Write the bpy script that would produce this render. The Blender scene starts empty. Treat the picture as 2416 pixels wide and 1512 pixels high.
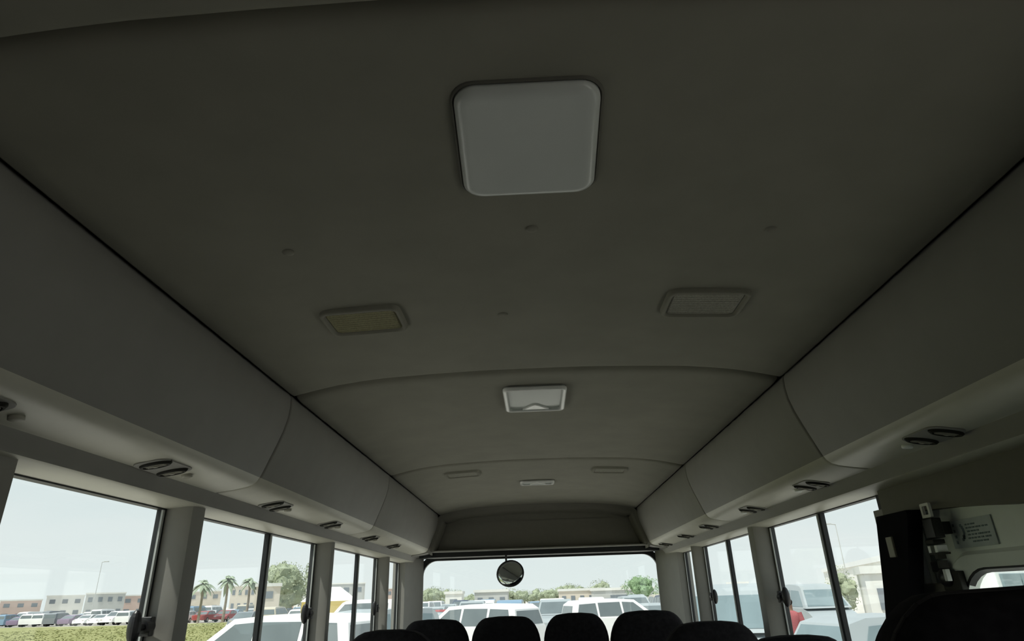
import bpy, bmesh, math, random
from mathutils import Vector, Matrix
random.seed(7)
C = bpy.context.scene.collection
SC = bpy.context.scene
# ------------------------------------------------------------------ camera
cam_d = bpy.data.cameras.new('camera'); cam = bpy.data.objects.new('camera', cam_d); C.objects.link(cam)
RT = Vector((0.99895, -0.04290, -0.0150)); 
FW = Vector((0.0379, 0.3966, 0.9172))            # image frame: x right, y down, z forward
f = 1500.0
_fw = Vector((62, 649, f)).normalized(); _h = Vector((1, -0.033, 0))
_up = _h.cross(_fw).normalized()
if _up.y > 0: _up = -_up
_rt = _fw.cross(_up)
if _rt.x < 0: _rt = -_rt
# camera axes written in bus coordinates (x across, y forward, z up), origin at the lens
cx_ = Vector((_rt.x, _fw.x, _up.x)); cy_ = -Vector((_rt.y, _fw.y, _up.y)); cz_ = -Vector((_rt.z, _fw.z, _up.z))
M = Matrix((cx_, cy_, cz_)).transposed().to_4x4()
EYE = 1.28                                        # lens height above the bus floor
M.translation = Vector((0, 0, EYE))
cam.matrix_world = M
cam_d.sensor_width = 36; cam_d.lens = 36 * f / 2416; cam_d.clip_end = 2000; cam_d.clip_start = .02
SC.camera = cam
# ------------------------------------------------------------------ sky, sun, exposure
SC.view_settings.view_transform = 'Standard'; SC.view_settings.look = 'None'
SC.view_settings.gamma = 1; SC.view_settings.use_curve_mapping = False; SC.view_settings.exposure = 0.0
SC.cycles.use_denoising = True; SC.cycles.max_bounces = 10; SC.cycles.diffuse_bounces = 6
SC.cycles.transparent_max_bounces = 24; SC.cycles.sample_clamp_indirect = 6
W = bpy.data.worlds.new('sky'); SC.world = W; W.use_nodes = True
nt = W.node_tree; nt.nodes.clear()
N = nt.nodes.new; L = nt.links.new
tc = N('ShaderNodeTexCoord'); sx = N('ShaderNodeSeparateXYZ'); L(tc.outputs['Generated'], sx.inputs[0])
cr = N('ShaderNodeValToRGB'); L(sx.outputs['Z'], cr.inputs[0])
cr.color_ramp.elements[0].position = 0.0; cr.color_ramp.elements[0].color = (.86, .93, .93, 1)
cr.color_ramp.elements[1].position = .75; cr.color_ramp.elements[1].color = (.52, .64, .74, 1)
e = cr.color_ramp.elements.new(.22); e.color = (.74, .83, .86, 1)
nz = N('ShaderNodeTexNoise'); nz.inputs['Scale'].default_value = 3.2; nz.inputs['Detail'].default_value = 4
mp = N('ShaderNodeMapping'); mp.inputs['Scale'].default_value = (1, 1, 3.5)
L(tc.outputs['Generated'], mp.inputs[0]); L(mp.outputs[0], nz.inputs[0])
cr2 = N('ShaderNodeValToRGB'); L(nz.outputs[0], cr2.inputs[0])
cr2.color_ramp.elements[0].position = .42; cr2.color_ramp.elements[0].color = (0, 0, 0, 1)
cr2.color_ramp.elements[1].position = .72; cr2.color_ramp.elements[1].color = (.55, .55, .55, 1)
mx = N('ShaderNodeMix'); mx.data_type = 'RGBA'; L(cr2.outputs[0], mx.inputs['Factor'])
L(cr.outputs[0], mx.inputs['A']); mx.inputs['B'].default_value = (.93, .95, .95, 1)
bg = N('ShaderNodeBackground'); bg.inputs[1].default_value = 1.03; L(mx.outputs['Result'], bg.inputs[0])
ow = N('ShaderNodeOutputWorld'); L(bg.outputs[0], ow.inputs[0])
sd = bpy.data.lights.new('sun', 'SUN'); sd.energy = 4.6; sd.angle = .02; sd.color = (1, .96, .88)
so = bpy.data.objects.new('sun', sd); C.objects.link(so)
so.location = (-9, -3, 20); so.rotation_euler = Vector((-.34, -.30, .89)).to_track_quat('Z', 'Y').to_euler()

# ------------------------------------------------------------------ materials
def mat(name, col, rough=.6, spec=.5, metal=0, noise=0, nscale=40, bump=0, col2=None):
    m = bpy.data.materials.new(name); m.use_nodes = True
    t = m.node_tree; b = t.nodes['Principled BSDF']
    b.inputs['Base Color'].default_value = (*col, 1); b.inputs['Roughness'].default_value = rough
    b.inputs['Specular IOR Level'].default_value = spec; b.inputs['Metallic'].default_value = metal
    tcn = t.nodes.new('ShaderNodeTexCoord'); n = t.nodes.new('ShaderNodeTexNoise')
    n.inputs['Scale'].default_value = nscale; n.inputs['Detail'].default_value = 5
    t.links.new(tcn.outputs['Object'], n.inputs[0])
    if noise or col2:
        r = t.nodes.new('ShaderNodeValToRGB'); t.links.new(n.outputs[0], r.inputs[0])
        r.color_ramp.elements[0].position = .32; r.color_ramp.elements[1].position = .68
        c2 = col2 or tuple(min(1, c * (1 + noise)) for c in col)
        r.color_ramp.elements[0].color = (*(c * (1 - noise) for c in col), 1); r.color_ramp.elements[1].color = (*c2, 1)
        t.links.new(r.outputs[0], b.inputs['Base Color'])
    if bump:
        bp = t.nodes.new('ShaderNodeBump'); bp.inputs['Strength'].default_value = bump; bp.inputs['Distance'].default_value = .002
        t.links.new(n.outputs[0], bp.inputs['Height']); t.links.new(bp.outputs[0], b.inputs['Normal'])
    return m
def glass_mat(name, tint, refl=.05, rcol=(1, 1, 1)):
    m = bpy.data.materials.new(name); m.use_nodes = True; t = m.node_tree; t.nodes.clear()
    a = t.nodes.new('ShaderNodeBsdfTransparent'); a.inputs[0].default_value = (*tint, 1)
    g = t.nodes.new('ShaderNodeBsdfGlossy'); g.inputs['Roughness'].default_value = .02; g.inputs[0].default_value = (*rcol, 1)
    x = t.nodes.new('ShaderNodeMixShader'); x.inputs[0].default_value = refl
    o = t.nodes.new('ShaderNodeOutputMaterial')
    t.links.new(a.outputs[0], x.inputs[1]); t.links.new(g.outputs[0], x.inputs[2]); t.links.new(x.outputs[0], o.inputs[0])
    return m
MT = {
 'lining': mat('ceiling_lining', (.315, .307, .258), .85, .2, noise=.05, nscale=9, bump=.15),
 'duct': mat('duct_vinyl', (.29, .285, .265), .55, .3, noise=.03, nscale=14, bump=.05),
 'under': mat('duct_underside_plastic', (.58, .57, .49), .45, .4, noise=.03, nscale=14),
 'trim': mat('trim_plastic', (.28, .275, .255), .5, .35, noise=.03, nscale=20),
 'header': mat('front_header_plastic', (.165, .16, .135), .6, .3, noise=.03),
 'doorpaint': mat('door_inner_paint', (.90, .96, .93), .4, .4, noise=.03, nscale=12),
 'rubber': mat('black_rubber', (.012, .014, .016), .5, .4, noise=.1),
 'black': mat('black_plastic', (.012, .012, .014), .4, .5, noise=.1),
 'matt': mat('matt_black', (.006, .006, .008), .85, .1, noise=.1),
 'alu': mat('window_channel', (.42, .44, .43), .4, .5, noise=.05),
 'lens': mat('milky_lens', (.80, .83, .80), .25, .5, noise=.03, nscale=6),
 'lens2': mat('ribbed_lens', (.50, .53, .50), .3, .5, noise=.03, nscale=6),
 'lensrim': mat('lamp_rim', (.86, .87, .84), .2, .6, noise=.02),
 'grille': mat('speaker_grille', (.30, .285, .17), .8, .2, noise=.2, nscale=300),
 'grilleb': mat('speaker_grille_grey', (.36, .355, .30), .8, .2, noise=.2, nscale=300),
 'vent': mat('vent_dark', (.02, .02, .015), .6, .3, noise=.1),
 'ventr': mat('vent_ring', (.38, .37, .31), .5, .4, noise=.05),
 'seat': mat('seat_fabric', (.016, .015, .017), .95, .1, noise=.3, nscale=60, bump=.3),
 'seatp': mat('seat_piping', (.035, .033, .034), .8, .2, noise=.1),
 'floor': mat('bus_floor', (.12, .12, .12), .7, .3, noise=.2, nscale=30),
 'metal': mat('chrome', (.6, .6, .6), .25, .5, 1, noise=.05),
 'mirror': mat('mirror_glass', (.55, .6, .6), .04, .5, 1, noise=.02),
 'white': mat('white_paint', (.80, .80, .79), .35, .5, noise=.03, nscale=3),
 'steel': mat('bus_body', (.75, .75, .73), .4, .5, noise=.03, nscale=3),
 'sticker': mat('sticker_film', (.55, .62, .64), .5, .4, noise=.06, nscale=30),
 'ink': mat('sticker_ink', (.20, .26, .29), .6, .3, noise=.1),
 'glass': glass_mat('window_glass', (.955, .975, .965), .045),
 'tint': glass_mat('tinted_glass', (.28, .30, .30), .05),
 'dglass': glass_mat('door_glass', (.93, .97, .95), .04),
}

# ------------------------------------------------------------------ helpers
def link(o, parent=None):
    C.objects.link(o)
    if parent: o.parent = parent
    return o
def obj(name, bm, m, parent=None, smooth=False, auto=None):
    me = bpy.data.meshes.new(name)
    bmesh.ops.recalc_face_normals(bm, faces=bm.faces)
    if smooth:
        for fc in bm.faces: fc.smooth = True
    bm.to_mesh(me); bm.free()
    for k in (m if isinstance(m, (list, tuple)) else [m]): me.materials.append(MT[k] if isinstance(k, str) else k)
    o = bpy.data.objects.new(name, me)
    if auto:
        for p in me.polygons: p.use_smooth = True
        md = o.modifiers.new('edge', 'EDGE_SPLIT'); md.split_angle = math.radians(auto)
    return link(o, parent)
def struct(name, bm, m, parent=None, **k):
    o = obj(name, bm, m, parent, **k)
    if not parent: o['kind'] = 'structure'
    return o
def thing(name, label, cat, loc=(0, 0, 0), rz=0, group=None):
    o = bpy.data.objects.new(name, None); C.objects.link(o)
    o.location = loc; o.rotation_euler = (0, 0, rz); o.empty_display_size = .1
    o['label'] = label; o['category'] = cat
    if group: o['group'] = group
    return o
def tag(o, label, cat, group=None, kind=None):
    o['label'] = label; o['category'] = cat
    if group: o['group'] = group
    if kind: o['kind'] = kind
    return o
def dup(root, loc, rz=0, label=None, group=None):
    r = root.copy(); C.objects.link(r); r.location = loc; r.rotation_euler = (0, 0, rz)
    if label: r['label'] = label
    if group: r['group'] = group
    for ch in list(root.children):
        c = ch.copy(); C.objects.link(c); c.parent = r
        for g in list(ch.children):
            d = g.copy(); C.objects.link(d); d.parent = c
    return r
def box(bm, x0, x1, y0, y1, z0, z1, mtx=None, bev=0, mi=0):
    t = bmesh.new()
    r = bmesh.ops.create_cube(t, size=1)
    bmesh.ops.scale(t, vec=(x1 - x0, y1 - y0, z1 - z0), verts=t.verts)
    bmesh.ops.translate(t, vec=((x0 + x1) / 2, (y0 + y1) / 2, (z0 + z1) / 2), verts=t.verts)
    if bev: bmesh.ops.bevel(t, geom=t.edges[:], offset=bev, segments=3, profile=.6, affect='EDGES')
    merge(bm, t, mtx, mi)
def merge(bm, t, mtx=None, mi=0):
    vs = {}
    for v in t.verts: vs[v.index] = bm.verts.new(mtx @ v.co if mtx else v.co)
    t.verts.index_update()
    vs = [vs[k] for k in vs] if len(vs) == len(t.verts) else [bm.verts.new(mtx @ v.co if mtx else v.co) for v in t.verts]
    t.verts.ensure_lookup_table()
    for i, v in enumerate(t.verts): v.index = i
    for fc in t.faces:
        try:
            nf = bm.faces.new([vs[v.index] for v in fc.verts]); nf.material_index = mi; nf.smooth = fc.smooth
        except ValueError: pass
    t.free()
def newmerge(bm, t, mtx=None, mi=0):
    t.verts.ensure_lookup_table(); t.verts.index_update()
    vs = [bm.verts.new(mtx @ v.co if mtx else v.co.copy()) for v in t.verts]
    for fc in t.faces:
        nf = bm.faces.new([vs[v.index] for v in fc.verts]); nf.material_index = mi; nf.smooth = fc.smooth
    t.free()
merge = newmerge
def prism(bm, pts, a, b, axis, mtx=None, bev=0, mi=0):
    """closed outline pts (2D) pushed from a to b along axis x, y or z"""
    t = bmesh.new()
    def P(p, h):
        return {'x': (h, p[0], p[1]), 'y': (p[0], h, p[1]), 'z': (p[0], p[1], h)}[axis]
    A = [t.verts.new(P(p, a)) for p in pts]; B = [t.verts.new(P(p, b)) for p in pts]
    t.faces.new(A); t.faces.new(B[::-1])
    for i in range(len(pts)): t.faces.new((A[i], B[i], B[(i + 1) % len(pts)], A[(i + 1) % len(pts)]))
    bmesh.ops.recalc_face_normals(t, faces=t.faces)
    if bev:
        eds = [e for e in t.edges if len(e.link_faces) == 2 and e.calc_face_angle(0) > .7]
        bmesh.ops.bevel(t, geom=eds, offset=bev, segments=2, profile=.6, affect='EDGES')
    merge(bm, t, mtx, mi)
def loft(bm, rings, closed=True, caps=True, mi=0):
    R = [[bm.verts.new(p) for p in r] for r in rings]; n = len(R[0])
    for a, b in zip(R, R[1:]):
        for i in range(n if closed else n - 1):
            j = (i + 1) % n
            fc = bm.faces.new((a[i], a[j], b[j], b[i])); fc.material_index = mi
    if caps and closed:
        bm.faces.new(R[0][::-1]).material_index = mi; bm.faces.new(R[-1]).material_index = mi
def rrect(x0, x1, y0, y1, r, n=5):
    out = []
    for cx, cy, a0 in ((x1 - r, y1 - r, 0), (x0 + r, y1 - r, 90), (x0 + r, y0 + r, 180), (x1 - r, y0 + r, 270)):
        for k in range(n + 1):
            a = math.radians(a0 + 90 * k / n); out.append((cx + r * math.cos(a), cy + r * math.sin(a)))
    return out
def cyl(bm, p, q, r, n=16, r2=None, mi=0):
    p = Vector(p); q = Vector(q); d = (q - p).normalized()
    u = d.orthogonal().normalized(); v = d.cross(u); r2 = r if r2 is None else r2
    loft(bm, [[c + (u * math.cos(a) + v * math.sin(a)) * rr for a in [2 * math.pi * k / n for k in range(n)]] for c, rr in ((p, r), (q, r2))], mi=mi)
def lathe(bm, prof, n=24, mtx=None, mi=0):
    t = bmesh.new()
    R = [[t.verts.new((r * math.cos(2 * math.pi * k / n), r * math.sin(2 * math.pi * k / n), z)) for k in range(n)] for r, z in prof]
    for a, b in zip(R, R[1:]):
        for i in range(n): t.faces.new((a[i], a[(i + 1) % n], b[(i + 1) % n], b[i]))
    t.faces.new(R[0][::-1]); t.faces.new(R[-1])
    merge(bm, t, mtx, mi)
def Z(z): return EYE + z          # heights below are measured from the lens level; Z() turns them into heights above the floor
XC = .015                         # the bus centre line
GROUND = -.72                     # road surface below the bus floor

# ------------------------------------------------------------------ ceiling
CP = [(0, .5535), (.14, .553), (.27, .549), (.40, .543), (.47, .536), (.53, .528), (.58, .518), (.645, .503)]
def ceil_z(u):
    u = abs(u)
    for (a, za), (b, zb) in zip(CP, CP[1:]):
        if u <= b: return za + (zb - za) * (u - a) / (b - a)
    return CP[-1][1]
def ceiling_panel(y0, y1, drop=0., g=.013):
    bm = bmesh.new(); us = [-.645 + 1.29 * i / 44 for i in range(45)]
    ys = [(y0, .03), (y0 + g * .6, .014 + drop), (y0 + g, .005 + drop), (y0 + g * 1.7, .0012 + drop)]
    n = 6
    ys += [(y0 + g * 3 + (y1 - y0 - g * 6) * k / n, drop) for k in range(n + 1)]
    ys += [(y1 - g * 1.7, .0012 + drop), (y1 - g, .005 + drop), (y1 - g * .6, .014 + drop), (y1, .03)]
    E2 = [(-.6495, .018), (-.648, .007), (-.6440, .0015)]
    row = lambda y, d: [(XC + u * .9965, y, Z(ceil_z(u) + d + q)) for u, q in E2] + [(XC + u * .989, y, Z(ceil_z(u) + d)) for u in us] + [(XC - u * .9965, y, Z(ceil_z(u) + d + q)) for u, q in E2[::-1]]
    loft(bm, [row(y, d) for y, d in ys], closed=False)
    return bm
ceiling = struct('ceiling', ceiling_panel(.458, 1.625), 'lining', smooth=True)
struct('ceiling', ceiling_panel(1.625, 2.84), 'lining', smooth=True)
struct('ceiling', ceiling_panel(2.84, 4.335), 'lining', smooth=True)
# rear roof section, one step lower, with a rolled front edge
bm = bmesh.new(); us = [-.72 + 1.44 * i / 44 for i in range(45)]
prof = [(.462, .034), (.452, .032), (.449, .012), (.446, -.004), (.441, -.014), (.432, -.020), (.415, -.0245), (.38, -.026), (.2, -.025), (0, -.028), (-.5, -.034), (-1.0, -.05)]
loft(bm, [[(XC + u, y, Z(ceil_z(u) + d)) for u in us] for y, d in prof], closed=False)
struct('ceiling', bm, 'lining', smooth=True)
# dark backing behind the joints, and the outer roof skin
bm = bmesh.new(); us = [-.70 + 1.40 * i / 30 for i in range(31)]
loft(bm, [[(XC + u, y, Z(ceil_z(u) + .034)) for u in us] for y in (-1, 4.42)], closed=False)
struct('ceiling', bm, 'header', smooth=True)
bm = bmesh.new(); rp = [(-.946, .255), (-.94, .42), (-.88, .54), (-.70, .61), (-.35, .645), (0, .655), (.35, .645), (.70, .61), (.88, .54), (.94, .42), (.946, .255)]
rp = rp + [(x * .985, z - .012) for x, z in rp[::-1]]
loft(bm, [[(XC + x, y, Z(z)) for x, z in rp] for y in (-1.05, 4.9)])
struct('roof', bm, 'steel', auto=40)

# ------------------------------------------------------------------ overhead ducts, one trim piece per section and side
DP = [(.664, .517), (.657, .514), (.6525, .505), (.6515, .48), (.654, .45), (.663, .415), (.676, .38), (.690, .345), (.702, .315), (.710, .297), (.716, .287), (.726, .279), (.742, .274), (.775, .268), (.812, .2635)]
DP2 = [(.812, .2635), (.822, .2625), (.829, .258), (.833, .248), (.836, .233)]
def duct(side, y0, y1, g=.0042):
    bm = bmesh.new()
    P = DP + DP2[1:]
    def off(k, d):      # push the profile outward-up by d to round the joint edges
        u, z = P[k]; a = P[max(k - 1, 0)]; b = P[min(k + 1, len(P) - 1)]
        t = Vector((b[0] - a[0], b[1] - a[1])).normalized(); n = Vector((-t.y, t.x))
        if n.x < 0 and n.y < 0: n = -n
        return u + n.x * d, z + n.y * d
    ys = [(y0, .02), (y0 + g * .5, .008), (y0 + g, .0018), (y0 + g * 2, 0), ((y0 + y1) / 2, 0), (y1 - g * 2, 0), (y1 - g, .0018), (y1 - g * .5, .008), (y1, .02)]
    loft(bm, [[(XC + side * off(k, d)[0], y, Z(off(k, d)[1])) for k in range(len(P))] for y, d in ys], closed=False)
    return bm
tn = 0
for side in (-1, 1):
    for y0, y1 in ((-1.0, 1.625), (1.625, 2.84), (2.84, 4.335)):
        tn += 1; d_ = duct(side, y0, y1)
        for fc in d_.faces:
            if min(abs(v.co.x - XC) for v in fc.verts) > .7085 and max(v.co.z for v in fc.verts) > Z(.2585): fc.material_index = 1  # vertical ledge below keeps the darker colour, its shade painted in
        struct('trim_%d' % tn, d_, ['duct', 'under'], smooth=True)
# header strips over the windows and the boxed corner pieces up front
for side in (-1, 1):
    tn += 1; bm = bmesh.new()
    pr = [(.834, .240), (.8365, .2315), (.842, .2285), (.870, .226), (.905, .2215), (.930, .2215), (.938, .26), (.925, .32), (.80, .32), (.80, .29)]
    if side < 0: loft(bm, [[(XC + side * u, y, Z(z)) for u, z in pr] for y in (-1.0, 4.72)])
    else: loft(bm, [[(XC + side * u, y, Z(z)) for u, z in pr] for y in (-1.0, 4.72)])
    for fc in bm.faces:
        if max(abs(v.co.x - XC) for v in fc.verts) < .838: fc.material_index = 1  # inboard ledge faces darker, underside paler: shading put into the colours
    struct('trim_%d' % tn, bm, ['under', 'duct'], auto=35)
    tn += 1; bm = bmesh.new()
    P = [(.70, .262), (.716, .2745), (.742, .268), (.812, .260), (.832, .252), (.90, .30), (.70, .33)]
    loft(bm, [[(XC + side * u, y, Z(z)) for u, z in P] for y in (4.335, 4.66)])
    struct('trim_%d' % tn, bm, 'duct', auto=35)

# ------------------------------------------------------------------ side walls, floor, rear wall
def skirt(side, name):
    bm = bmesh.new()
    box(bm, XC + side * .90, XC + side * .99, -1.05, 4.75, -.35, Z(-.42))
    return struct(name, bm, 'trim')
skirt(-1, 'wall_left'); skirt(1, 'wall_right')
bm = bmesh.new(); box(bm, XC - .98, XC + .98, -1.05, 4.75, -.10, 0); struct('floor', bm, 'floor')
bm = bmesh.new()
for a, b, c, d in ((-.98, .98, -.1, Z(-.25)), (-.98, -.7, Z(-.25), Z(.55)), (.7, .98, Z(-.25), Z(.55)), (-.7, .7, Z(.16), Z(.55))):
    box(bm, XC + a, XC + b, -1.06, -1.0, c, d)
struct('wall_back', bm, 'trim')
bm = bmesh.new(); box(bm, XC - .70, XC + .70, -1.035, -1.03, Z(-.25), Z(.16)); 
wn = 1; w = struct('window_1', bm, 'tint')  # unseen rear window, dark tint added to hold back light from behind

# pillars: two corner pieces per post; the ridge runs diagonally down the inside face
def pillar(side, y0, yc, wide=.06):
    global tn
    tn += 1; bm = bmesh.new()
    pts = [(.918, y0), (.906, y0 + .001), (.862, y0 + .008), (.853, y0 + .013), (.848, max(yc - .008, y0 + .018)), (.849, yc + .006), (.860, yc + .016), (.906, yc + .045), (.918, yc + .055), (.935, yc + .055), (.935, y0)]
    rings = [[(XC + side * (u - d), y, Z(z)) for u, y in pts] for z, d in ((.262, 0), (-.12, .0), (-.44, .012))]
    loft(bm, rings)
    return struct('trim_%d' % tn, bm, 'trim', auto=28)
LP = [(1.573, 1.634), (2.716, 2.755), (3.795, 3.82)]
RP = [(2.687, 2.748), (3.783, 3.802)]
for a in LP: pillar(-1, *a)
for a in RP: pillar(1, *a)
pillar(-1, .915, 1.0)
for side in (-1, 1):            # front corner posts
    tn += 1; bm = bmesh.new(); y0 = 4.40 if side < 0 else 4.30
    pts = [(.915, y0), (.872, y0 + .005), (.868, y0 + .03), (.842, 4.50), (.80, 4.585), (.785, 4.60), (.79, 4.64), (.95, 4.66), (.95, y0)]
    loft(bm, [[(XC + side * u, y, Z(z)) for u, y in pts] for z in (.265, -.44)])
    struct('trim_%d' % tn, bm, 'trim', auto=30)

# ------------------------------------------------------------------ windows
def side_window(side, y0, y1, mull, z0=-.42, z1=.2235, name=None, latch=None, fr=.005):
    global wn
    wn += 1
    e_ = thing('window_%d' % wn, '', '', (0, 0, 0)); del e_['label']; del e_['category']; e_['kind'] = 'structure'
    U = lambda u: XC + side * u
    bm = bmesh.new()
    o_, i_ = .932, .911
    for a, b, c, d in ((y0 - .012, y0 + fr, z0, z1), (y1 - fr, y1 + .012, z0, z1), (y0, y1, z1 - .005, z1 + .008), (y0, y1, z0 - .01, z0 + fr)):
        box(bm, min(U(o_), U(i_)), max(U(o_), U(i_)), a, b, Z(c), Z(d))
    obj('window_frame', bm, 'rubber', e_)
    if mull:
        bm = bmesh.new(); box(bm, min(U(.930), U(.916)), max(U(.930), U(.916)), mull - .010, mull + .008, Z(z0), Z(z1))
        obj('mullion', bm, 'rubber', e_)
        bm = bmesh.new(); box(bm, min(U(.915), U(.911)), max(U(.915), U(.911)), mull + .002, mull + .012, Z(z0), Z(.225 if z1 > .2 else z1))
        obj('sash_edge', bm, 'alu', e_)
        for a, b, u in ((y0, mull, .925), (mull, y1, .918)):
            bm = bmesh.new(); box(bm, min(U(u), U(u + .003)), max(U(u), U(u + .003)), a, b, Z(z0), Z(z1)); obj('pane', bm, 'glass', e_)
    else:
        bm = bmesh.new(); box(bm, min(U(.925), U(.922)), max(U(.925), U(.922)), y0, y1, Z(z0), Z(z1)); obj('pane', bm, 'glass', e_)
    bm = bmesh.new(); box(bm, min(U(.911), U(.9155)), max(U(.911), U(.9155)), y1 - .014, y1 - .006, Z(z0), Z(z1 - .006)); obj('slide_channel', bm, 'alu', e_)
    if latch:
        yk, zk = latch
        bm = bmesh.new()
        p = Vector((U(.895), yk, Z(zk)))
        t = bmesh.new(); bmesh.ops.create_uvsphere(t, u_segments=16, v_segments=10, radius=1)
        merge(bm, t, Matrix.Translation(p) @ Matrix.Diagonal((.014, .014, .035, 1)))
        cyl(bm, p, p + Vector((0, .055, 0)), .0085)
        cyl(bm, p + Vector((0, .03, 0)), p + Vector((0, .06, 0)), .014)
        box(bm, min(U(.885), U(.912)), max(U(.885), U(.912)), yk + .045, yk + .063, Z(zk - .02), Z(zk + .02), bev=.003)
        obj('window_latch', bm, 'black', e_, smooth=False)
    return e_
side_window(-1, 1.055, 1.573, None, latch=(1.50, -.037))
side_window(-1, 1.69, 2.712, 2.236, latch=(2.60, -.036))
side_window(-1, 2.81, 3.795, 3.393, latch=(3.705, -.036))
side_window(-1, 3.875, 4.40, None)
side_window(1, 1.805, 2.687, 2.205, latch=(2.585, -.032))
side_window(1, 2.805, 3.783, 3.315, latch=(3.61, -.032))
side_window(1, 3.86, 4.30, None)
# left side rear of the first windows: unseen quarter, closed solid to cut light
bm = bmesh.new(); box(bm, XC - .95, XC - .89, -1.0, .92, Z(-.45), Z(.27)); struct('wall_left', bm, 'trim')

# ------------------------------------------------------------------ windscreen and front header
bm = bmesh.new()
x0, x1, zt, zb, r = -.790, .795, .238, -.55, .095
inner = rrect(x0, x1, zb, zt, r, 8); outer = rrect(x0 - .035, x1 + .035, zb - .03, zt + .028, r + .02, 8)
def ringwall(bm, A, B, ya, yb):
    n = len(A)
    a = [bm.verts.new((XC + p[0], ya, Z(p[1]))) for p in A]; b = [bm.verts.new((XC + p[0], yb, Z(p[1]))) for p in B]
    for i in range(n): bm.faces.new((a[i], a[(i + 1) % n], b[(i + 1) % n], b[i]))
ringwall(bm, outer, inner, 4.600, 4.605); ringwall(bm, inner, inner, 4.605, 4.64); ringwall(bm, inner, outer, 4.64, 4.66); ringwall(bm, outer, outer, 4.66, 4.60)
wn += 1
we = thing('window_%d' % wn, '', '', (0, 0, 0)); del we['label']; del we['category']; we['kind'] = 'structure'
obj('gasket', bm, 'rubber', we, auto=40)
bm = bmesh.new(); box(bm, XC - .80, XC + .80, 4.625, 4.629, Z(-.55), Z(.245)); obj('pane', bm, 'glass', we)
bm = bmesh.new()
box(bm, XC - .95, XC + .95, 4.59, 4.72, -.5, Z(-.54))
box(bm, XC - .95, XC + .95, 4.606, 4.72, Z(.258), Z(.62))
struct('wall_front', bm, 'trim')
# recessed header panel: rim follows the ceiling arch and the duct ends
def header_outline(ins, y, zlow):
    P = []
    side_pts = [(.722, zlow), (.712, .30), (.702, .33), (.690, .362), (.676, .398), (.664, .43), (.654, .462), (.646, .488), (.630, .5035), (.60, .511), (.56, .520), (.50, .531), (.42, .540), (.30, .547), (.15, .5515), (0, .552)]
    full = [(-u, z) for u, z in side_pts] + [(u, z) for u, z in side_pts[::-1][1:]]
    out = []
    for k, (u, z) in enumerate(full):
        a = Vector(full[max(k - 1, 0)]); b = Vector(full[min(k + 1, len(full) - 1)])
        t = (b - a).normalized(); n = Vector((t.y, -t.x))
        if k in (0, len(full) - 1): n = Vector((1 if k == 0 else -1, 0))
        out.append((XC + u + n.x * ins, y, Z(z + n.y * ins)))
    return out
bm = bmesh.new()
rings = [header_outline(-.004, 4.325, .285), header_outline(.002, 4.336, .285), header_outline(.020, 4.337, .285), header_outline(.031, 4.346, .285), header_outline(.040, 4.370, .285), header_outline(.046, 4.43, .285), header_outline(.060, 4.455, .285)]
loft(bm, rings[:-1], closed=False)
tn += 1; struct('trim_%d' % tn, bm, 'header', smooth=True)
bm = bmesh.new(); R6 = header_outline(.044, 4.43, .280)
loft(bm, [R6, [(x, y + .02, z) for x, y, z in R6]])
tn += 1; struct('trim_%d' % tn, bm, 'header')
bm = bmesh.new(); box(bm, XC - .83, XC + .83, 4.36, 4.62, Z(.2795), Z(.2875), bev=.003)
tn += 1; struct('trim_%d' % tn, bm, 'duct')
bm = bmesh.new(); box(bm, XC - .79, XC + .79, 4.45, 4.61, Z(.2500), Z(.2795))
tn += 1; struct('trim_%d' % tn, bm, 'rubber')

# ------------------------------------------------------------------ door at the right rear
tn += 1; bm = bmesh.new()       # fixed panel above the door, lower edge turned up toward the back
low = [(-1.0, .10), (.6, .118), (1.0, .126), (1.22, .130), (1.30, .1335), (1.38, .142), (1.48, .150), (1.60, .156), (1.745, .162)]
outl = [(XC + .862, y, z) for y, z in low]
pts = low + [(1.745, .245), (-1.0, .245)]
prism(bm, [(y, Z(z)) for y, z in pts], XC + .885, XC + .955, 'x', bev=0)
struct('trim_%d' % tn, bm, 'header')
bm = bmesh.new(); box(bm, XC + .89, XC + .955, 1.716, 1.800, Z(-.44), Z(.18)); tn += 1
struct('trim_%d' % tn, bm, 'trim')
dr = bpy.data.objects.new('door_1', None); C.objects.link(dr); dr['kind'] = 'structure'
bm = bmesh.new()
wop = rrect(.80, 1.545, -.32, .022, .10, 8)     # window opening in y,z
def ringx(bm, A, B, xa, xb):
    n = len(A)
    a = [bm.verts.new((XC + xa, p[0], Z(p[1]))) for p in A]; b = [bm.verts.new((XC + xb, p[0], Z(p[1]))) for p in B]
    for i in range(n): bm.faces.new((a[i], a[(i + 1) % n], b[(i + 1) % n], b[i]))
def scal(A, gx, gz0, gz1):
    cy = sum(p[0] for p in A) / len(A); cz = sum(p[1] for p in A) / len(A)
    out = []
    for y, z in A:
        out.append((y + math.copysign(gx, y - cy), z + (gz1 if z > cz else -gz0)))
    return out
o1 = scal(wop, .045, .05, .030); o2 = scal(wop, .055, .06, .038)
n = len(wop)
big = []
for y, z in o2:                                  # push the ring out to the door outline
    cy, cz = 1.05, -.17
    d = Vector((y - cy, z - cz)); k = min((.66 if d.x > 0 else .60) / max(abs(d.x), 1e-6), (.36 if d.y > 0 else .9) / max(abs(d.y), 1e-6))
    big.append((cy + d.x * k, cz + d.y * k))
ringx(bm, wop, wop, .935, .912); ringx(bm, wop, o1, .912, .908); ringx(bm, o1, o2, .908, .920); ringx(bm, o2, big, .920, .918); ringx(bm, big, big, .918, .95); ringx(bm, big, wop, .95, .935)
obj('door_panel', bm, 'doorpaint', dr, auto=35)
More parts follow.
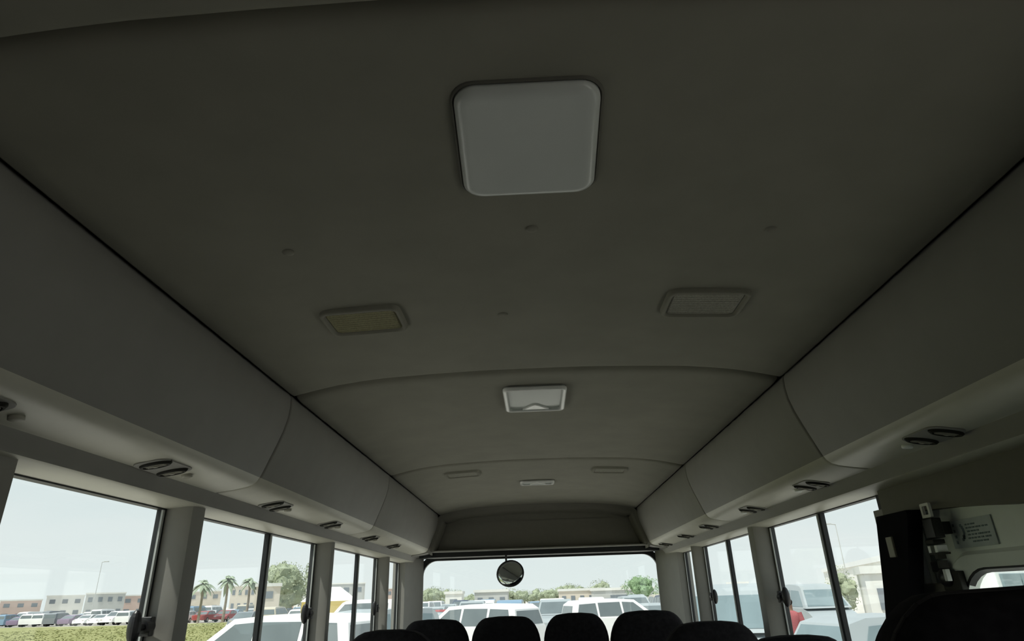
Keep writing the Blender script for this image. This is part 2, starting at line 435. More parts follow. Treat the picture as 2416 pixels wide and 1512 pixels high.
bm = bmesh.new(); ringx(bm, scal(wop, .006, .006, .004), wop, .9105, .9105); ringx(bm, wop, scal(wop, -.006, -.006, -.006), .9105, .925)
obj('window_seal', bm, 'rubber', dr, auto=40)
bm = bmesh.new(); prism(bm, [(y, Z(z)) for y, z in scal(wop, .003, .003, .003)], XC + .926, XC + .930, 'x'); obj('pane', bm, 'dglass', dr)
bm = bmesh.new(); box(bm, XC + .90, XC + .915, 1.55, 1.70, Z(-.20), Z(-.002), bev=.004); obj('lower_pad', bm, 'header', dr)
bm = bmesh.new(); box(bm, XC + .905, XC + .917, 1.640, 1.668, Z(-.01), Z(.150), bev=.003); obj('edge_strip', bm, 'doorpaint', dr)
# window lock on the door glass corner
lk = thing('window_lock', 'dark round window lock on the corner of the rear door glass', 'lock', (XC + .90, 1.565, Z(.010)))
bm = bmesh.new(); t = bmesh.new(); bmesh.ops.create_uvsphere(t, u_segments=18, v_segments=12, radius=1)
merge(bm, t, Matrix.Diagonal((.018, .026, .021, 1))); obj('knob', bm, 'black', lk, smooth=True)
bm = bmesh.new(); box(bm, -.004, .012, -.045, .02, -.028, .012, bev=.003); obj('base', bm, 'vent', lk)
bm = bmesh.new(); box(bm, -.006, .004, .004, .045, .012, .034, bev=.003); obj('lever', bm, 'black', lk)
# emergency handle set on the door
hd = thing('door_handle_unit', 'dark release handle set with square ring above the rear door glass', 'handle', (XC + .872, 1.520, Z(.094)))
bm = bmesh.new(); A = rrect(-.017, .017, .040, .071, .003, 2); B = rrect(-.010, .010, .046, .065, .002, 2)
n2 = len(A)
for xa in (-.008,):
    a = [bm.verts.new((xa, p[0], p[1])) for p in A]; b = [bm.verts.new((xa, p[0], p[1])) for p in B]
    c = [bm.verts.new((xa + .006, p[0], p[1])) for p in A]; d = [bm.verts.new((xa + .006, p[0], p[1])) for p in B]
    for i in range(n2):
        j = (i + 1) % n2
        for q in ((a[i], a[j], b[j], b[i]), (a[i], a[j], c[j], c[i]), (b[i], b[j], d[j], d[i]), (c[i], c[j], d[j], d[i])): bm.faces.new(q)
obj('pull_ring', bm, 'lensrim', hd)
bm = bmesh.new(); box(bm, -.012, .010, -.020, .018, -.004, .038, bev=.003); box(bm, .004, .034, -.008, .014, .004, .030); obj('housing', bm, 'black', hd)
bm = bmesh.new(); box(bm, -.018, .008, -.016, .016, -.016, -.007, bev=.002); obj('lock_bar', bm, 'vent', hd)
for yy in (-.014, .011):
    bm = bmesh.new(); box(bm, -.015, .008, yy - .004, yy + .006, -.034, -.019, bev=.001); obj('clip', bm, 'lens', hd)
bm = bmesh.new(); box(bm, -.012, .008, -.024, .022, -.038, -.034); box(bm, -.012, .006, -.008, .004, -.047, -.038); box(bm, -.012, .006, -.007, .001, -.066, -.05)
obj('linkage', bm, 'vent', hd)
bm = bmesh.new(); box(bm, -.010, .0, -.016, -.006, -.092, -.068, bev=.001); obj('plate', bm, 'lens2', hd)
# sticker with printed marks too small to read
stk = thing('instruction_sticker', 'pale blue printed sticker above the rear door glass', 'sticker', (XC + .9165, 1.465, Z(.097)))
bm = bmesh.new(); box(bm, -.0012, .0004, -.075, .070, -.030, .028); obj('film', bm, 'sticker', stk)
bm = bmesh.new(); random.seed(3)
def bar(y, z, w, h): box(bm, -.0022, -.0010, y - w, y, z - h / 2, z + h / 2)
for k in range(7):                               # curved arrow
    a = math.radians(60 - 22 * k); y = .035 - .013 * math.cos(a); z = .002 + .016 * math.sin(a)
    bar(y + .003, z, .006, .006)
bar(.030, -.008, .008, .008)
for rz_, y0, y1 in ((.016, .012, -.020), (.009, .012, -.060), (.002, .010, -.030), (-.005, .010, -.058), (-.012, .012, -.062), (-.019, .0, -.050)):
    y = y0
    while y > y1:
        w_ = random.uniform(.004, .009); bar(y, rz_, w_, .0032); y -= w_ + random.uniform(.002, .005)
for k in range(4): bar(.056, .018 - k * .012, .005, .006)
obj('printed_marks', bm, 'ink', stk)
# black post cover at the door front edge
pc = thing('post_cover', 'tall black post cover with small pale tag by the right window', 'cover', (XC + .842, 1.60, 0))
bm = bmesh.new()
loft(bm, [[(u, y + s, Z(z)) for u, y in ((-.004, -.052 + a), (.004, -.056 + a), (.030, -.052 + a), (.034, .098 - a), (.012, .100 - a), (-.004, .094 - a))] for z, s, a in ((-.60, .28, .02), (-.02, .062, .014), (.145, 0, .0), (.155, 0, .004))])
obj('cover', bm, 'matt', pc, auto=40)
bm = bmesh.new(); box(bm, -.009, .004, .035, .062, Z(.058), Z(.104), bev=.002); obj('tag', bm, 'ventr', pc)

# ------------------------------------------------------------------ ceiling lamps
def ceil_tilt(x): 
    return math.atan2(ceil_z(x + .02) - ceil_z(x - .02), .04)
def ceiling_lamp(x, y, hw, hl, label, th=.018, taper=.0, recess=False):
    o = thing('ceiling_light', label, 'lamp', (XC + x, y, Z(ceil_z(x))), 0, None)
    bm = bmesh.new()
    def ring(s, z, r=.028):
        P = rrect(-hw + s, hw - s, -hl + s, hl - s, max(r - s * .6, .004), 6)
        return [(p[0] * (1 - taper * -p[1] / hl), p[1], z) for p in P]
    loft(bm, [ring(-.004, .004), ring(-.004, -.001), ring(-.001, -.003)], caps=False)
    obj('base', bm, 'header', o, smooth=True)  # dark flange colour stands in for the shadow halo round the lamp
    if not recess:
        bm = bmesh.new(); loft(bm, [ring(.001, .0), ring(.001, -th * .45), ring(.004, -th * .75), ring(.009, -th * .93), ring(.014, -th), ring(.020, -th * 1.0), ring(.024, -th * .96), ring(.045, -th * 1.02)])
        obj('diffuser', bm, 'lens', o, smooth=True)
    else:
        bm = bmesh.new(); loft(bm, [ring(.001, 0, .018), ring(.0, -th * .8, .018), ring(.004, -th, .018), ring(.010, -th, .018), ring(.013, -th * .55, .018), ring(.05, -th * .62, .018)])
        obj('diffuser', bm, 'lens2', o, auto=30)
        bm = bmesh.new(); loft(bm, [ring(-.002, -th * .5, .018), ring(-.002, -th * 1.1, .018), ring(.002, -th * 1.25, .018), ring(.009, -th * 1.2, .018), ring(.011, -th * .5, .018)], caps=False); obj('rim', bm, 'lensrim', o, smooth=True)
        bm = bmesh.new(); P = [(-.04, hl - .012), (.045, hl - .012), (.012, hl - .055), (0, hl - .065), (-.012, hl - .055)]
        prism(bm, P, -th * .98, -th * .5, 'z', bev=.002); obj('reflection_wedge', bm, 'lensrim', o)  # pale wedge modelled for the bright reflection on the lens
    return o
ceiling_lamp(-.003, .682, .0925, .110, 'large square milky ceiling lamp nearest the rear of the bus', th=.013, taper=.040)
ceiling_lamp(0, 1.862, .0905, .118, 'middle ceiling lamp with pale modelled reflection wedge behind the second ceiling seam', th=.012, recess=True)
ceiling_lamp(0.005, 3.42, .088, .050, 'small thin ceiling lamp nearest the windscreen', th=.011, recess=True)

# ------------------------------------------------------------------ ceiling speakers
def speaker(x, y, gm, label, g):
    o = thing('ceiling_speaker', label, 'speaker', (XC + x, y, Z(ceil_z(x) - .001)))
    o.rotation_euler = (0, -ceil_tilt(x), 0); o['group'] = g
    hw, hl = .082, .062
    def ring(s, z, r=.022): return [(p[0], p[1], z) for p in rrect(-hw + s, hw - s, -hl + s, hl - s, max(r - s, .006), 5)]
    bm = bmesh.new(); loft(bm, [ring(-.001, .002), ring(0, -.0075), ring(.003, -.010), ring(.008, -.010), ring(.011, -.002)], caps=False); obj('bezel', bm, 'lining', o, smooth=True)
    bm = bmesh.new(); loft(bm, [ring(.010, .0), ring(.011, -.004), ring(.014, -.0052)])
    for k in range(9):
        yy = -hl + .02 + k * .0105
        box(bm, -hw + .016, hw - .016, yy - .0015, yy + .0015, -.0056, -.004)
    obj('grille', bm, gm, o)
    return o
speaker(-.355, 1.215, 'grille', 'olive ceiling speaker grille left of the aisle before the second seam', 'ceiling speakers')
speaker(.352, 1.200, 'grilleb', 'grey ceiling speaker grille right of the aisle before the second seam', 'ceiling speakers')
speaker(-.350, 3.06, 'grilleb', 'left small speaker just behind the front ceiling seam', 'ceiling speakers')
speaker(.352, 3.09, 'grilleb', 'right small speaker just behind the front ceiling seam', 'ceiling speakers')
for (x, y, lb) in ((-.41, .92, 'left ceiling clip behind the large lamp'), (0, .90, 'ceiling clip on the centre line just in front of the large lamp'), (.395, .92, 'right ceiling clip right of the large lamp'), (-.065, 1.24, 'ceiling clip midway between the two near speakers')):
    bm = bmesh.new(); lathe(bm, [(.010, .003), (.010, -.0015), (.006, -.003), (.001, -.0032)], 16, Matrix.Translation((XC + x, y, Z(ceil_z(x)))))
    tag(obj('ceiling_clip', bm, 'lining', smooth=True), lb.replace('behind the large lamp', 'level with the front of the large lamp'), 'clip', 'ceiling clips')

# ------------------------------------------------------------------ air nozzles under the ducts
def vent_proto(label, loc, side):
    o = thing('air_vent', label, 'vent', loc, 0, 'air vents under the ducts')
    o['side'] = side
    bm = bmesh.new(); prism(bm, rrect(-.036, .036, -.062, .062, .022, 5), -.0015, .004, 'z', bev=.0010)
    obj('mount_plate', bm, 'duct', o)
    for yy, xx in ((-.037, .004), (.037, -.002)):
        M_ = Matrix.Translation((xx, yy, -.003)) @ Matrix.Diagonal((1.12, .56, 1, 1))
        bm = bmesh.new(); lathe(bm, [(.029, .004), (.029, -.001), (.026, -.004), (.023, -.004), (.021, -.0005)], 24, M_); nz_ = obj('nozzle', bm, 'vent', o, auto=40)
        bm = bmesh.new()
        for k in (-1, 0, 1): box(bm, -.017, .017, k * .010 - .0016, k * .010 + .0016, -.0035, -.0008, M_)
        t = bmesh.new(); lathe(t, [(.006, -.000), (.006, -.0050), (.003, -.0060)], 10); merge(bm, t, M_)
        obj('vanes', bm, 'ventr', nz_)
    bm = bmesh.new(); lathe(bm, [(.011, .002), (.011, -.0045), (.008, -.006), (.002, -.0066)], 16, Matrix.Translation((0.0, .095, 0))); obj('reading_light', bm, 'lens' if side > 0 else 'ventr', o, smooth=True)
    return o
VY = [(-1, .80), (-1, 1.30), (-1, 1.915), (-1, 2.45), (-1, 3.06), (-1, 3.57), (1, 1.275), (1, 1.888), (1, 2.44), (1, 3.08), (1, 3.58), (1, 4.16)]
protos = {}
ordn = {-1: ['first', 'second', 'third', 'fourth', 'fifth', 'sixth'], 1: ['first', 'second', 'third', 'fourth', 'fifth', 'sixth']}; cnt = {-1: 0, 1: 0}
for side, y in VY:
    lb = 'twin air vent under the %s overhead duct, %s counted from the rear' % ('left' if side < 0 else 'right', ordn[side][cnt[side]]); cnt[side] += 1
    loc = (XC + side * .778, y, Z(.2672)); 
    if side not in protos: protos[side] = vent_proto(lb, loc, side); o = protos[side]
    else: o = dup(protos[side], loc, 0, lb, 'air vents under the ducts')
    o.rotation_euler = (0, side * math.radians(9.5), 0)

# ------------------------------------------------------------------ rear-view mirror
mr = thing('rear_view_mirror', 'round black interior mirror hanging at the top of the windscreen', 'mirror', (-.175, 4.42, Z(.137)))
mr_rot = Matrix.Rotation(math.radians(90 - 10), 4, 'X') @ Matrix.Rotation(math.radians(-14), 4, 'Y')
bm = bmesh.new(); lathe(bm, [(.02, -.040), (.055, -.034), (.078, -.020), (.087, -.004), (.087, .004), (.083, .006)], 32, mr_rot @ Matrix.Diagonal((1.06, .95, 1, 1)))
obj('housing', bm, 'black', mr, smooth=True)
bm = bmesh.new(); lathe(bm, [(.081, .002), (.079, .0065), (.06, .0095), (.03, .0125), (.002, .0135)], 32, mr_rot @ Matrix.Diagonal((1.06, .95, 1, 1)))
obj('mirror_glass', bm, 'mirror', mr, smooth=True)
bm = bmesh.new(); cyl(bm, (-.025, .03, .03), (-.027, .035, .145), .0065); obj('stem', bm, 'black', mr)
bm = bmesh.new(); box(bm, -.045, -.008, .02, .07, .118, .138, bev=.003); obj('mount', bm, 'black', mr)

# ------------------------------------------------------------------ passenger seats
def seat_outline(w, h, r):      # front view outline of a backrest with rounded shoulders
    P = [(-w, 0), (-w, h - r * 1.5)]
    for k in range(1, 9):
        a = math.radians(90 * k / 8); P.append((-w + r * (1 - math.cos(a)), h - r * 1.5 + r * 1.5 * math.sin(a)))
    P += [(-w * .2, h + .004), (w * .2, h + .004)]
    P += [(-x, z) for x, z in P[1:10][::-1]] + [(w, 0)]
    return P
def make_seat(w, top, label, loc, r=.085, group='passenger seats', flat=0):
    o = thing('passenger_seat', label, 'seat', loc, 0, group)
    H = top - .40
    P = seat_outline(w, H, r)
    bm = bmesh.new()
    rings = []
    for yy, s in ((-.055, .80), (-.058, .90), (-.045, .97), (-.02, 1), (.015, 1), (.04, .97), (.05, .90), (.047, .80)):
        rings.append([(x * (s if z > .0 else s), yy + .12 * (z / H) * -1 - .0, .40 + z - (1 - s) * .28 * (z / H)) for x, z in P])
    loft(bm, rings); obj('backrest', bm, 'seat', o, smooth=True)
    bm = bmesh.new()
    path = [(x * .985, -.023 - .12 * z / H, .40 + z * .997) for x, z in P[1:-1]]
    for a, b in zip(path, path[1:]):
        cyl(bm, a, b, .0045, 6)
    obj('piping', bm, 'seatp', o)
    bm = bmesh.new(); box(bm, -w, w, .0, .45, .30, .43, bev=.03); obj('cushion', bm, 'seat', o)
    bm = bmesh.new(); box(bm, -w * .8, w * .8, .05, .38, .24, .30); obj('frame', bm, 'black', o)
    for sx in (-1, 1):
        for yy in (.08, .34):
            bm = bmesh.new(); cyl(bm, (sx * w * .7, yy, .24), (sx * w * .7, yy, .0), .016, 10); obj('leg', bm, 'black', o)
    return o
SY = 3.62
G = 'passenger seats'
ds = -.0
make_seat(.170, EYE - .094, 'black seat left of centre in the front row before the windscreen, second from left', (-.168, SY, 0))
make_seat(.158, EYE - .089, 'black seat just right of centre in the front row before the windscreen', (.178, SY, 0))
make_seat(.170, EYE - .098, 'black window seat at the left end of the front row', (-.520, SY, 0))
make_seat(.190, EYE - .088, 'black window seat at the right end of the front row', (.535, SY, 0), r=.10)
make_seat(.215, EYE - .112, 'low dark seat by the left windows behind the front row', (-.60, 2.95, 0), r=.14)
make_seat(.20, EYE - .114, 'dark seat right of the aisle overlapping the front row, by the right windows', (.650, 2.85, 0), r=.12)
make_seat(.16, EYE - .128, 'low dark seat beside the second right window pillar', (.715, 2.15, 0), r=.09)
make_seat(.262, EYE - .012, 'large black seat in the right foreground before the door', (.675, 1.04, 0), r=.10)
for nm in (('left', -.55, 1.9),):
    pass

# ================================================================== OUTSIDE
random.seed(21)
MT.update({
 'sand': mat('lot_ground', (.58, .55, .50), .9, .2, noise=.12, nscale=.4),
 'grassy': mat('dry_grass', (.25, .265, .10), .95, .1, nscale=.9, noise=.15, col2=(.36, .355, .17)),
 'leaf': mat('tree_leaf', (.33, .37, .26), .85, .2, noise=.2, nscale=1.5),  # leaf tone lightened, distant haze and glare put into the colour
 'leafg': mat('tree_leaf_green', (.22, .32, .18), .85, .2, noise=.2, nscale=1.5),
 'palm': mat('palm_leaf', (.30, .36, .26), .8, .2, noise=.2, nscale=1),
 'bark': mat('bark', (.28, .24, .19), .9, .1, noise=.2, nscale=4),
 'tyre': mat('tyre', (.02, .02, .02), .8, .2, noise=.1),
 'carglass': mat('car_glass', (.16, .19, .20), .08, .6, noise=.1, nscale=1),
 'tealglass': mat('car_glass_light', (.19, .25, .27), .1, .6, noise=.1, nscale=1),
 'lamp': mat('car_lamp', (.5, .45, .4), .2, .5, noise=.1),
 'bld_a': mat('render_cream', (.66, .60, .52), .9, .2, noise=.06, nscale=.3),
 'bld_b': mat('render_pink', (.60, .47, .42), .9, .2, noise=.06, nscale=.3),
 'bld_c': mat('render_white', (.75, .75, .72), .9, .2, noise=.06, nscale=.3),
 'bld_d': mat('render_grey', (.50, .51, .50), .9, .2, noise=.06, nscale=.3),
 'pane': mat('building_window', (.20, .23, .26), .2, .5, noise=.1),
 'yellow': mat('yellow_sign', (.62, .48, .16), .6, .3, noise=.08),
 'redcloth': mat('red_cloth', (.42, .13, .14), .9, .1, noise=.1),
 'khaki': mat('khaki_cloth', (.55, .50, .36), .9, .1, noise=.1),
 'skin': mat('skin', (.30, .18, .12), .6, .3, noise=.05),
 'hair': mat('hair', (.02, .015, .012), .7, .2, noise=.1),
 'brown': mat('brown_stone', (.26, .22, .18), .9, .2, noise=.15, nscale=3),
})
CARCOL = {}
for nme, c in (('white', (.88, .88, .88)), ('silver', (.38, .42, .44)), ('grey', (.22, .24, .26)), ('dark blue', (.06, .08, .13)), ('red', (.35, .05, .05)), ('beige', (.55, .50, .40)), ('black', (.03, .03, .035)), ('blue', (.22, .33, .45)), ('violet', (.25, .18, .28))):
    CARCOL[nme] = mat('car_paint_' + nme.replace(' ', '_'), c, .3, .5, noise=.02, nscale=2)
OCC = []
def at(b, D): a = math.radians(b); return D * math.sin(a), D * math.cos(a)
bm = bmesh.new(); box(bm, -600, 600, -200, 900, GROUND - .3, GROUND); o = obj('ground', bm, 'sand'); o['kind'] = 'structure'
bm = bmesh.new(); prism(bm, [(-7, -60), (-7, 13.5), (-41, 91), (-56, 92), (-84, 103), (-240, 150), (-240, -60)], GROUND, GROUND + .03, 'z')
o = obj('lawn', bm, 'grassy'); o['kind'] = 'structure'
# grass tufts
random.seed(5); bm = bmesh.new()
for k in range(9000):
    D = 14 + 85 * random.random() ** 1.6; b = random.uniform(-42, -23.5); x, y = at(b, D)
    if y > 92 or x > -7.2 or (y - 13.5) / (91 - 13.5) > (x + 7) / (-41 + 7) + .0 and x > -41 and -x < 7 + (y - 13.5) * .4387: continue
    h = random.uniform(.04, .11); a = random.uniform(0, 3.14); s = .05 + D * .0012
    v = [bm.verts.new((x + math.cos(a) * s, y + math.sin(a) * s, GROUND + .02)), bm.verts.new((x - math.cos(a) * s, y - math.sin(a) * s, GROUND + .02)), bm.verts.new((x + random.uniform(-.05, .05), y, GROUND + h))]
    bm.faces.new(v)
tag(obj('grass', bm, 'grassy'), 'dry yellow-green grass between the bus and the far parked cars', 'grass', kind='stuff')

# ---- cars
def make_car(kind, colname, label, glass='carglass'):
    """nose toward +y, origin on the ground at the centre"""
    paint = CARCOL[colname]
    if kind == 'suv':  Lc, Wd, belt, roof = 4.8, .95, 1.10, 1.80; low = [(-2.35, .35), (-2.40, .75), (-2.38, 1.10), (.95, 1.10), (1.3, 1.08), (2.15, .98), (2.35, .80), (2.40, .40)]; up = [(-2.34, 1.10), (-2.22, 1.62), (-2.0, 1.76), (-.5, 1.80), (.35, 1.74), (1.20, 1.10)]; wins = [[(-2.10, 1.16), (-1.98, 1.62), (-1.30, 1.65), (-1.25, 1.16)], [(-1.17, 1.16), (-1.2, 1.66), (-.28, 1.67), (-.22, 1.16)], [(-.14, 1.16), (-.18, 1.67), (.30, 1.64), (.92, 1.16)]]
    elif kind == 'sedan': Lc, Wd, belt, roof = 4.6, .90, .95, 1.45; low = [(-2.25, .32), (-2.32, .60), (-2.28, .93), (-1.6, .98), (1.05, .95), (1.6, .90), (2.2, .72), (2.3, .35)]; up = [(-1.75, .96), (-1.05, 1.36), (-.6, 1.44), (.1, 1.45), (.45, 1.38), (1.25, .94)]; wins = [[(-1.40, 1.0), (-.98, 1.32), (-.30, 1.36), (-.28, 1.0)], [(-.20, 1.0), (-.22, 1.37), (.38, 1.34), (.95, 1.0)]]
    elif kind == 'hatch': Lc, Wd, belt, roof = 3.9, .85, .98, 1.52; low = [(-1.85, .32), (-1.95, .6), (-1.92, .98), (.8, .98), (1.25, .93), (1.8, .75), (1.95, .35)]; up = [(-1.90, .98), (-1.62, 1.42), (-1.3, 1.50), (-.2, 1.52), (.2, 1.45), (1.05, .97)]; wins = [[(-1.5, 1.03), (-1.30, 1.38), (-.55, 1.42), (-.52, 1.03)], [(-.44, 1.03), (-.46, 1.43), (.15, 1.40), (.78, 1.03)]]
    else: Lc, Wd, belt, roof = 5.0, .97, 1.15, 2.10; low = [(-2.45, .35), (-2.48, .8), (-2.46, 1.15), (1.6, 1.15), (2.1, 1.0), (2.42, .85), (2.48, .40)]; up = [(-2.44, 1.15), (-2.38, 1.95), (-2.2, 2.08), (0, 2.12), (1.0, 2.05), (1.25, 1.95), (1.95, 1.15)]; wins = [[(-2.2, 1.22), (-2.15, 1.85), (-1.1, 1.88), (-1.1, 1.22)], [(-1.0, 1.22), (-1.0, 1.88), (.15, 1.88), (.15, 1.22)], [(.25, 1.22), (.25, 1.88), (1.05, 1.84), (1.6, 1.22)]]
    ww = lambda z: Wd - max(0, z - belt) * .26 - (.0 if z > .5 else .03)
    o = thing('car', label, 'car')
    bm = bmesh.new()
    P = low + up[::-1][0:0]
    loft(bm, [[(s * ww(z) * k, y, z) for y, z in low] for s, k in ((-1, 1), (1, 1))])
    rings = [[(s * ww(z), y, z) for y, z in up] for s in (-1, 1)]
    loft(bm, rings)
    bm2 = bm
    eds = [e for e in bm.edges if len(e.link_faces) == 2 and e.calc_face_angle(0) > .5]
    bmesh.ops.recalc_face_normals(bm, faces=bm.faces)
    bmesh.ops.bevel(bm, geom=eds, offset=.05, segments=2, profile=.6, affect='EDGES')
    obj('body', bm, paint, o, auto=35)
    for wv in wins:
        for s in (-1, 1):
            bm = bmesh.new(); a = [bm.verts.new((s * (ww(z) + .012), y, z)) for y, z in wv]; bm.faces.new(a)
            b = [bm.verts.new((s * (ww(z) - .01), y, z)) for y, z in wv]; bm.faces.new(b[::-1])
            for i in range(len(a)): bm.faces.new((a[i], a[(i + 1) % len(a)], b[(i + 1) % len(a)], b[i]))
            obj('side_window', bm, glass, o)
    def screen(p, q, nm):
        d = Vector((q[0] - p[0], q[1] - p[1])); n_ = Vector((-d.y, d.x)).normalized()
        if n_.y < 0: n_ = -n_
        t0, t1 = .1, .90
        a_ = (p[0] + d.x * t0 + n_.x * .012, p[1] + d.y * t0 + n_.y * .012); b_ = (p[0] + d.x * t1 + n_.x * .012, p[1] + d.y * t1 + n_.y * .012)
        bm = bmesh.new(); wa, wb = ww(a_[1]) - .09, ww(b_[1]) - .09
        A = [(-wa, a_[0], a_[1]), (wa, a_[0], a_[1]), (wb, b_[0], b_[1]), (-wb, b_[0], b_[1])]
        B = [(x, y - n_.x * .02, z - n_.y * .02) for x, y, z in A]
        loft(bm, [A, B]); obj(nm, bm, glass, o)
    screen(up[-1], up[-2], 'windscreen'); screen(up[0], up[1], 'rear_window')
    for s in (-1, 1):
        for yy in (-Lc * .30, Lc * .31):
            bm = bmesh.new(); cyl(bm, (s * (Wd - .20), yy, .33), (s * (Wd + .01), yy, .33), .33, 18); wh = obj('wheel', bm, 'tyre', o)
            bm = bmesh.new(); cyl(bm, (s * (Wd - .02), yy, .33), (s * (Wd + .02), yy, .33), .19, 14); obj('hub', bm, 'lamp', wh)
        bm = bmesh.new(); box(bm, s * (Wd - .28) - .14, s * (Wd - .28) + .14, low[-2][0] - .12, low[-2][0] + .02, .62, .76, bev=.02); obj('headlight', bm, 'lamp', o)
    return o
protoc = {}
def car(kind, col, b, D, heading, label, group=None, glass='carglass', xy=None):
    x, y = xy if xy else at(b, D)
    if xy:
        for ox, oy, rx, ry in OCC:
            if abs(x - ox) < rx + 1.0 and abs(y - oy) < ry + 2.55: return None
        OCC.append((x, y, 1.12, 2.7))
    else: OCC.append((x, y, 2.6, 2.2))
    key = (kind, col, glass)
    if key not in protoc: protoc[key] = make_car(kind, col, label, glass); o = protoc[key]
    else: o = dup(protoc[key], (0, 0, 0), 0, label)
    if group: o['group'] = group
    elif 'group' in o: del o['group']
    o.location = (x, y, GROUND); o.rotation_euler = (0, 0, math.radians(heading)); o['label'] = label
    return o
# near ones (heading 0 = same way as the bus, 90 = nose to the left)
car('suv', 'white', -21.2, 16.2, 80, 'white four-wheel drive parked beyond the left windows, nearest on the grass edge')
car('suv', 'silver', -14.2, 19.5, 150, 'silver car with wide glass outside the third left window', glass='tealglass')
car('suv', 'white', -5.6, 24.0, 62, 'white car ahead of the windscreen between the two left front seats')
car('sedan', 'silver', -8.8, 31, 170, 'silver saloon at the left edge of the windscreen view')
car('suv', 'white', 6.6, 29.5, -78, 'white four-wheel drive at the right side of the windscreen view')
car('suv', 'silver', 1.4, 36, 178, 'silver car straight ahead between the middle front seats')
car('hatch', 'silver', 27.2, 14.2, -80, 'silver grey hatchback outside the second right window', glass='tealglass')
car('van', 'silver', 20.9, 34, 182, 'pale grey van behind the silver hatchback on the right', glass='tealglass')
car('van', 'silver', 15.0, 17.5, 165, 'pale grey van close outside the third right window', glass='tealglass')
car('suv', 'white', 15.2, 42, -60, 'white car partly hidden beyond the third right window')
# big rows; keep clear of the other things standing in the lot
for b_, D_, r_ in ((-26.3, 104, .6), (-24.6, 102, .6), (-23, 106, .6), (-20.4, 94, 1.5), (-18.5, 90, .8), (23.4, 41, .6), (-21.6, 86, 3), (-7, 102.5, 2.5), (-16.9, 60, 2.8), (-14.7, 52, 2.8), (16, 61, 1.6), (27.3, 40, 3), (8.5, 92, 1), (-33.2, 150, 1), (23.9, 92, 1)):
    x_, y_ = at(b_, D_); OCC.append((x_, y_, r_, r_))
random.seed(11)
pal = ['white', 'white', 'silver', 'white', 'silver', 'white', 'grey', 'beige', 'white', 'blue', 'dark blue', 'red']
kinds = ['sedan', 'suv', 'sedan', 'hatch', 'suv']
rows = [(32, -6, 7.5, 'fourth'), (39, -8, 10, 'fifth'), (47, -10, 14, 'middle'), (56, -21, 14, 'far middle'), (66, -28, 17, 'far'), (78, -34, 20, 'farthest')]
for y, xa, xb, rn in rows:
    x = xa
    while x < xb:
        c = random.choice(pal); k = random.choice(kinds)
        car(k, c, 0, 0, random.choice((0, 180)) + random.uniform(-2, 2), '%s %s in the %s row beyond the windscreen' % (c, {'sedan': 'saloon', 'suv': 'four-wheel drive', 'hatch': 'hatchback'}[k], rn), 'cars parked beyond the windscreen', xy=(x, y + random.uniform(-.6, .6)))
        x += random.uniform(2.5, 3.1)
for y, xa, xb, rn in ((97, -86, -37, 'nearest'), (104, -92, -38, 'second'), (112, -98, -30, 'third')):
    x = xa
    while x < xb:
        c = random.choice(pal + ['violet']); k = random.choice(kinds + ['van'])
        yy = y + max(0, (-x - 56)) * .38
        car(k, c, 0, 0, random.choice((0, 180)) + random.uniform(-3, 3), 'tiny %s %s in the %s row across the grass' % (c, {'sedan': 'saloon', 'suv': 'four-wheel drive', 'hatch': 'hatchback', 'van': 'van'}[k], rn), 'cars parked across the grass', xy=(x, yy))
        x += random.uniform(2.55, 3.1)

# ---- white minibus seen through the door glass
mbx = thing('minibus', 'white minibus with green tinted windows seen through the rear door glass', 'bus', (*at(34.5, 33), GROUND), math.radians(-62))
sidep = [(-3.4, .4), (-3.5, 1.3), (-3.45, 2.35), (-3.2, 2.6), (2.6, 2.62), (3.0, 2.5), (3.45, 1.7), (3.6, 1.3), (3.6, .45)]
bm = bmesh.new(); loft(bm, [[(s * (1.02 - max(0, z - 1.3) * .08), y, z) for y, z in sidep] for s in (-1, 1)])
bmesh.ops.recalc_face_normals(bm, faces=bm.faces)
bmesh.ops.bevel(bm, geom=[e for e in bm.edges if e.calc_face_angle(0) > .5], offset=.10, segments=3, profile=.6, affect='EDGES'); obj('body', bm, 'white', mbx, auto=35)
for s in (-1, 1):
    for a, b in ((-3.2, -2.1), (-2.0, -.9), (-.8, .3), (.4, 1.5), (1.6, 2.35), (2.45, 3.05)):
        bm = bmesh.new(); xs = s * (1.0 if True else 0)
        box(bm, xs - .05 if s < 0 else xs - .06, xs + .06 if s < 0 else xs + .05, a, b, 1.45, 2.22, bev=.03); obj('side_window', bm, 'tealglass', mbx)
    for yy in (-2.1, 2.3):
        bm = bmesh.new(); cyl(bm, (s * .82, yy, .38), (s * 1.03, yy, .38), .38, 18); obj('wheel', bm, 'tyre', mbx)
bm = bmesh.new(); loft(bm, [[(-.85, 3.66, 1.42), (.85, 3.66, 1.42), (.78, 3.12, 2.36), (-.78, 3.12, 2.36)], [(-.85, 3.56, 1.40), (.85, 3.56, 1.40), (.78, 3.02, 2.34), (-.78, 3.02, 2.34)]]); obj('windscreen', bm, 'tealglass', mbx)

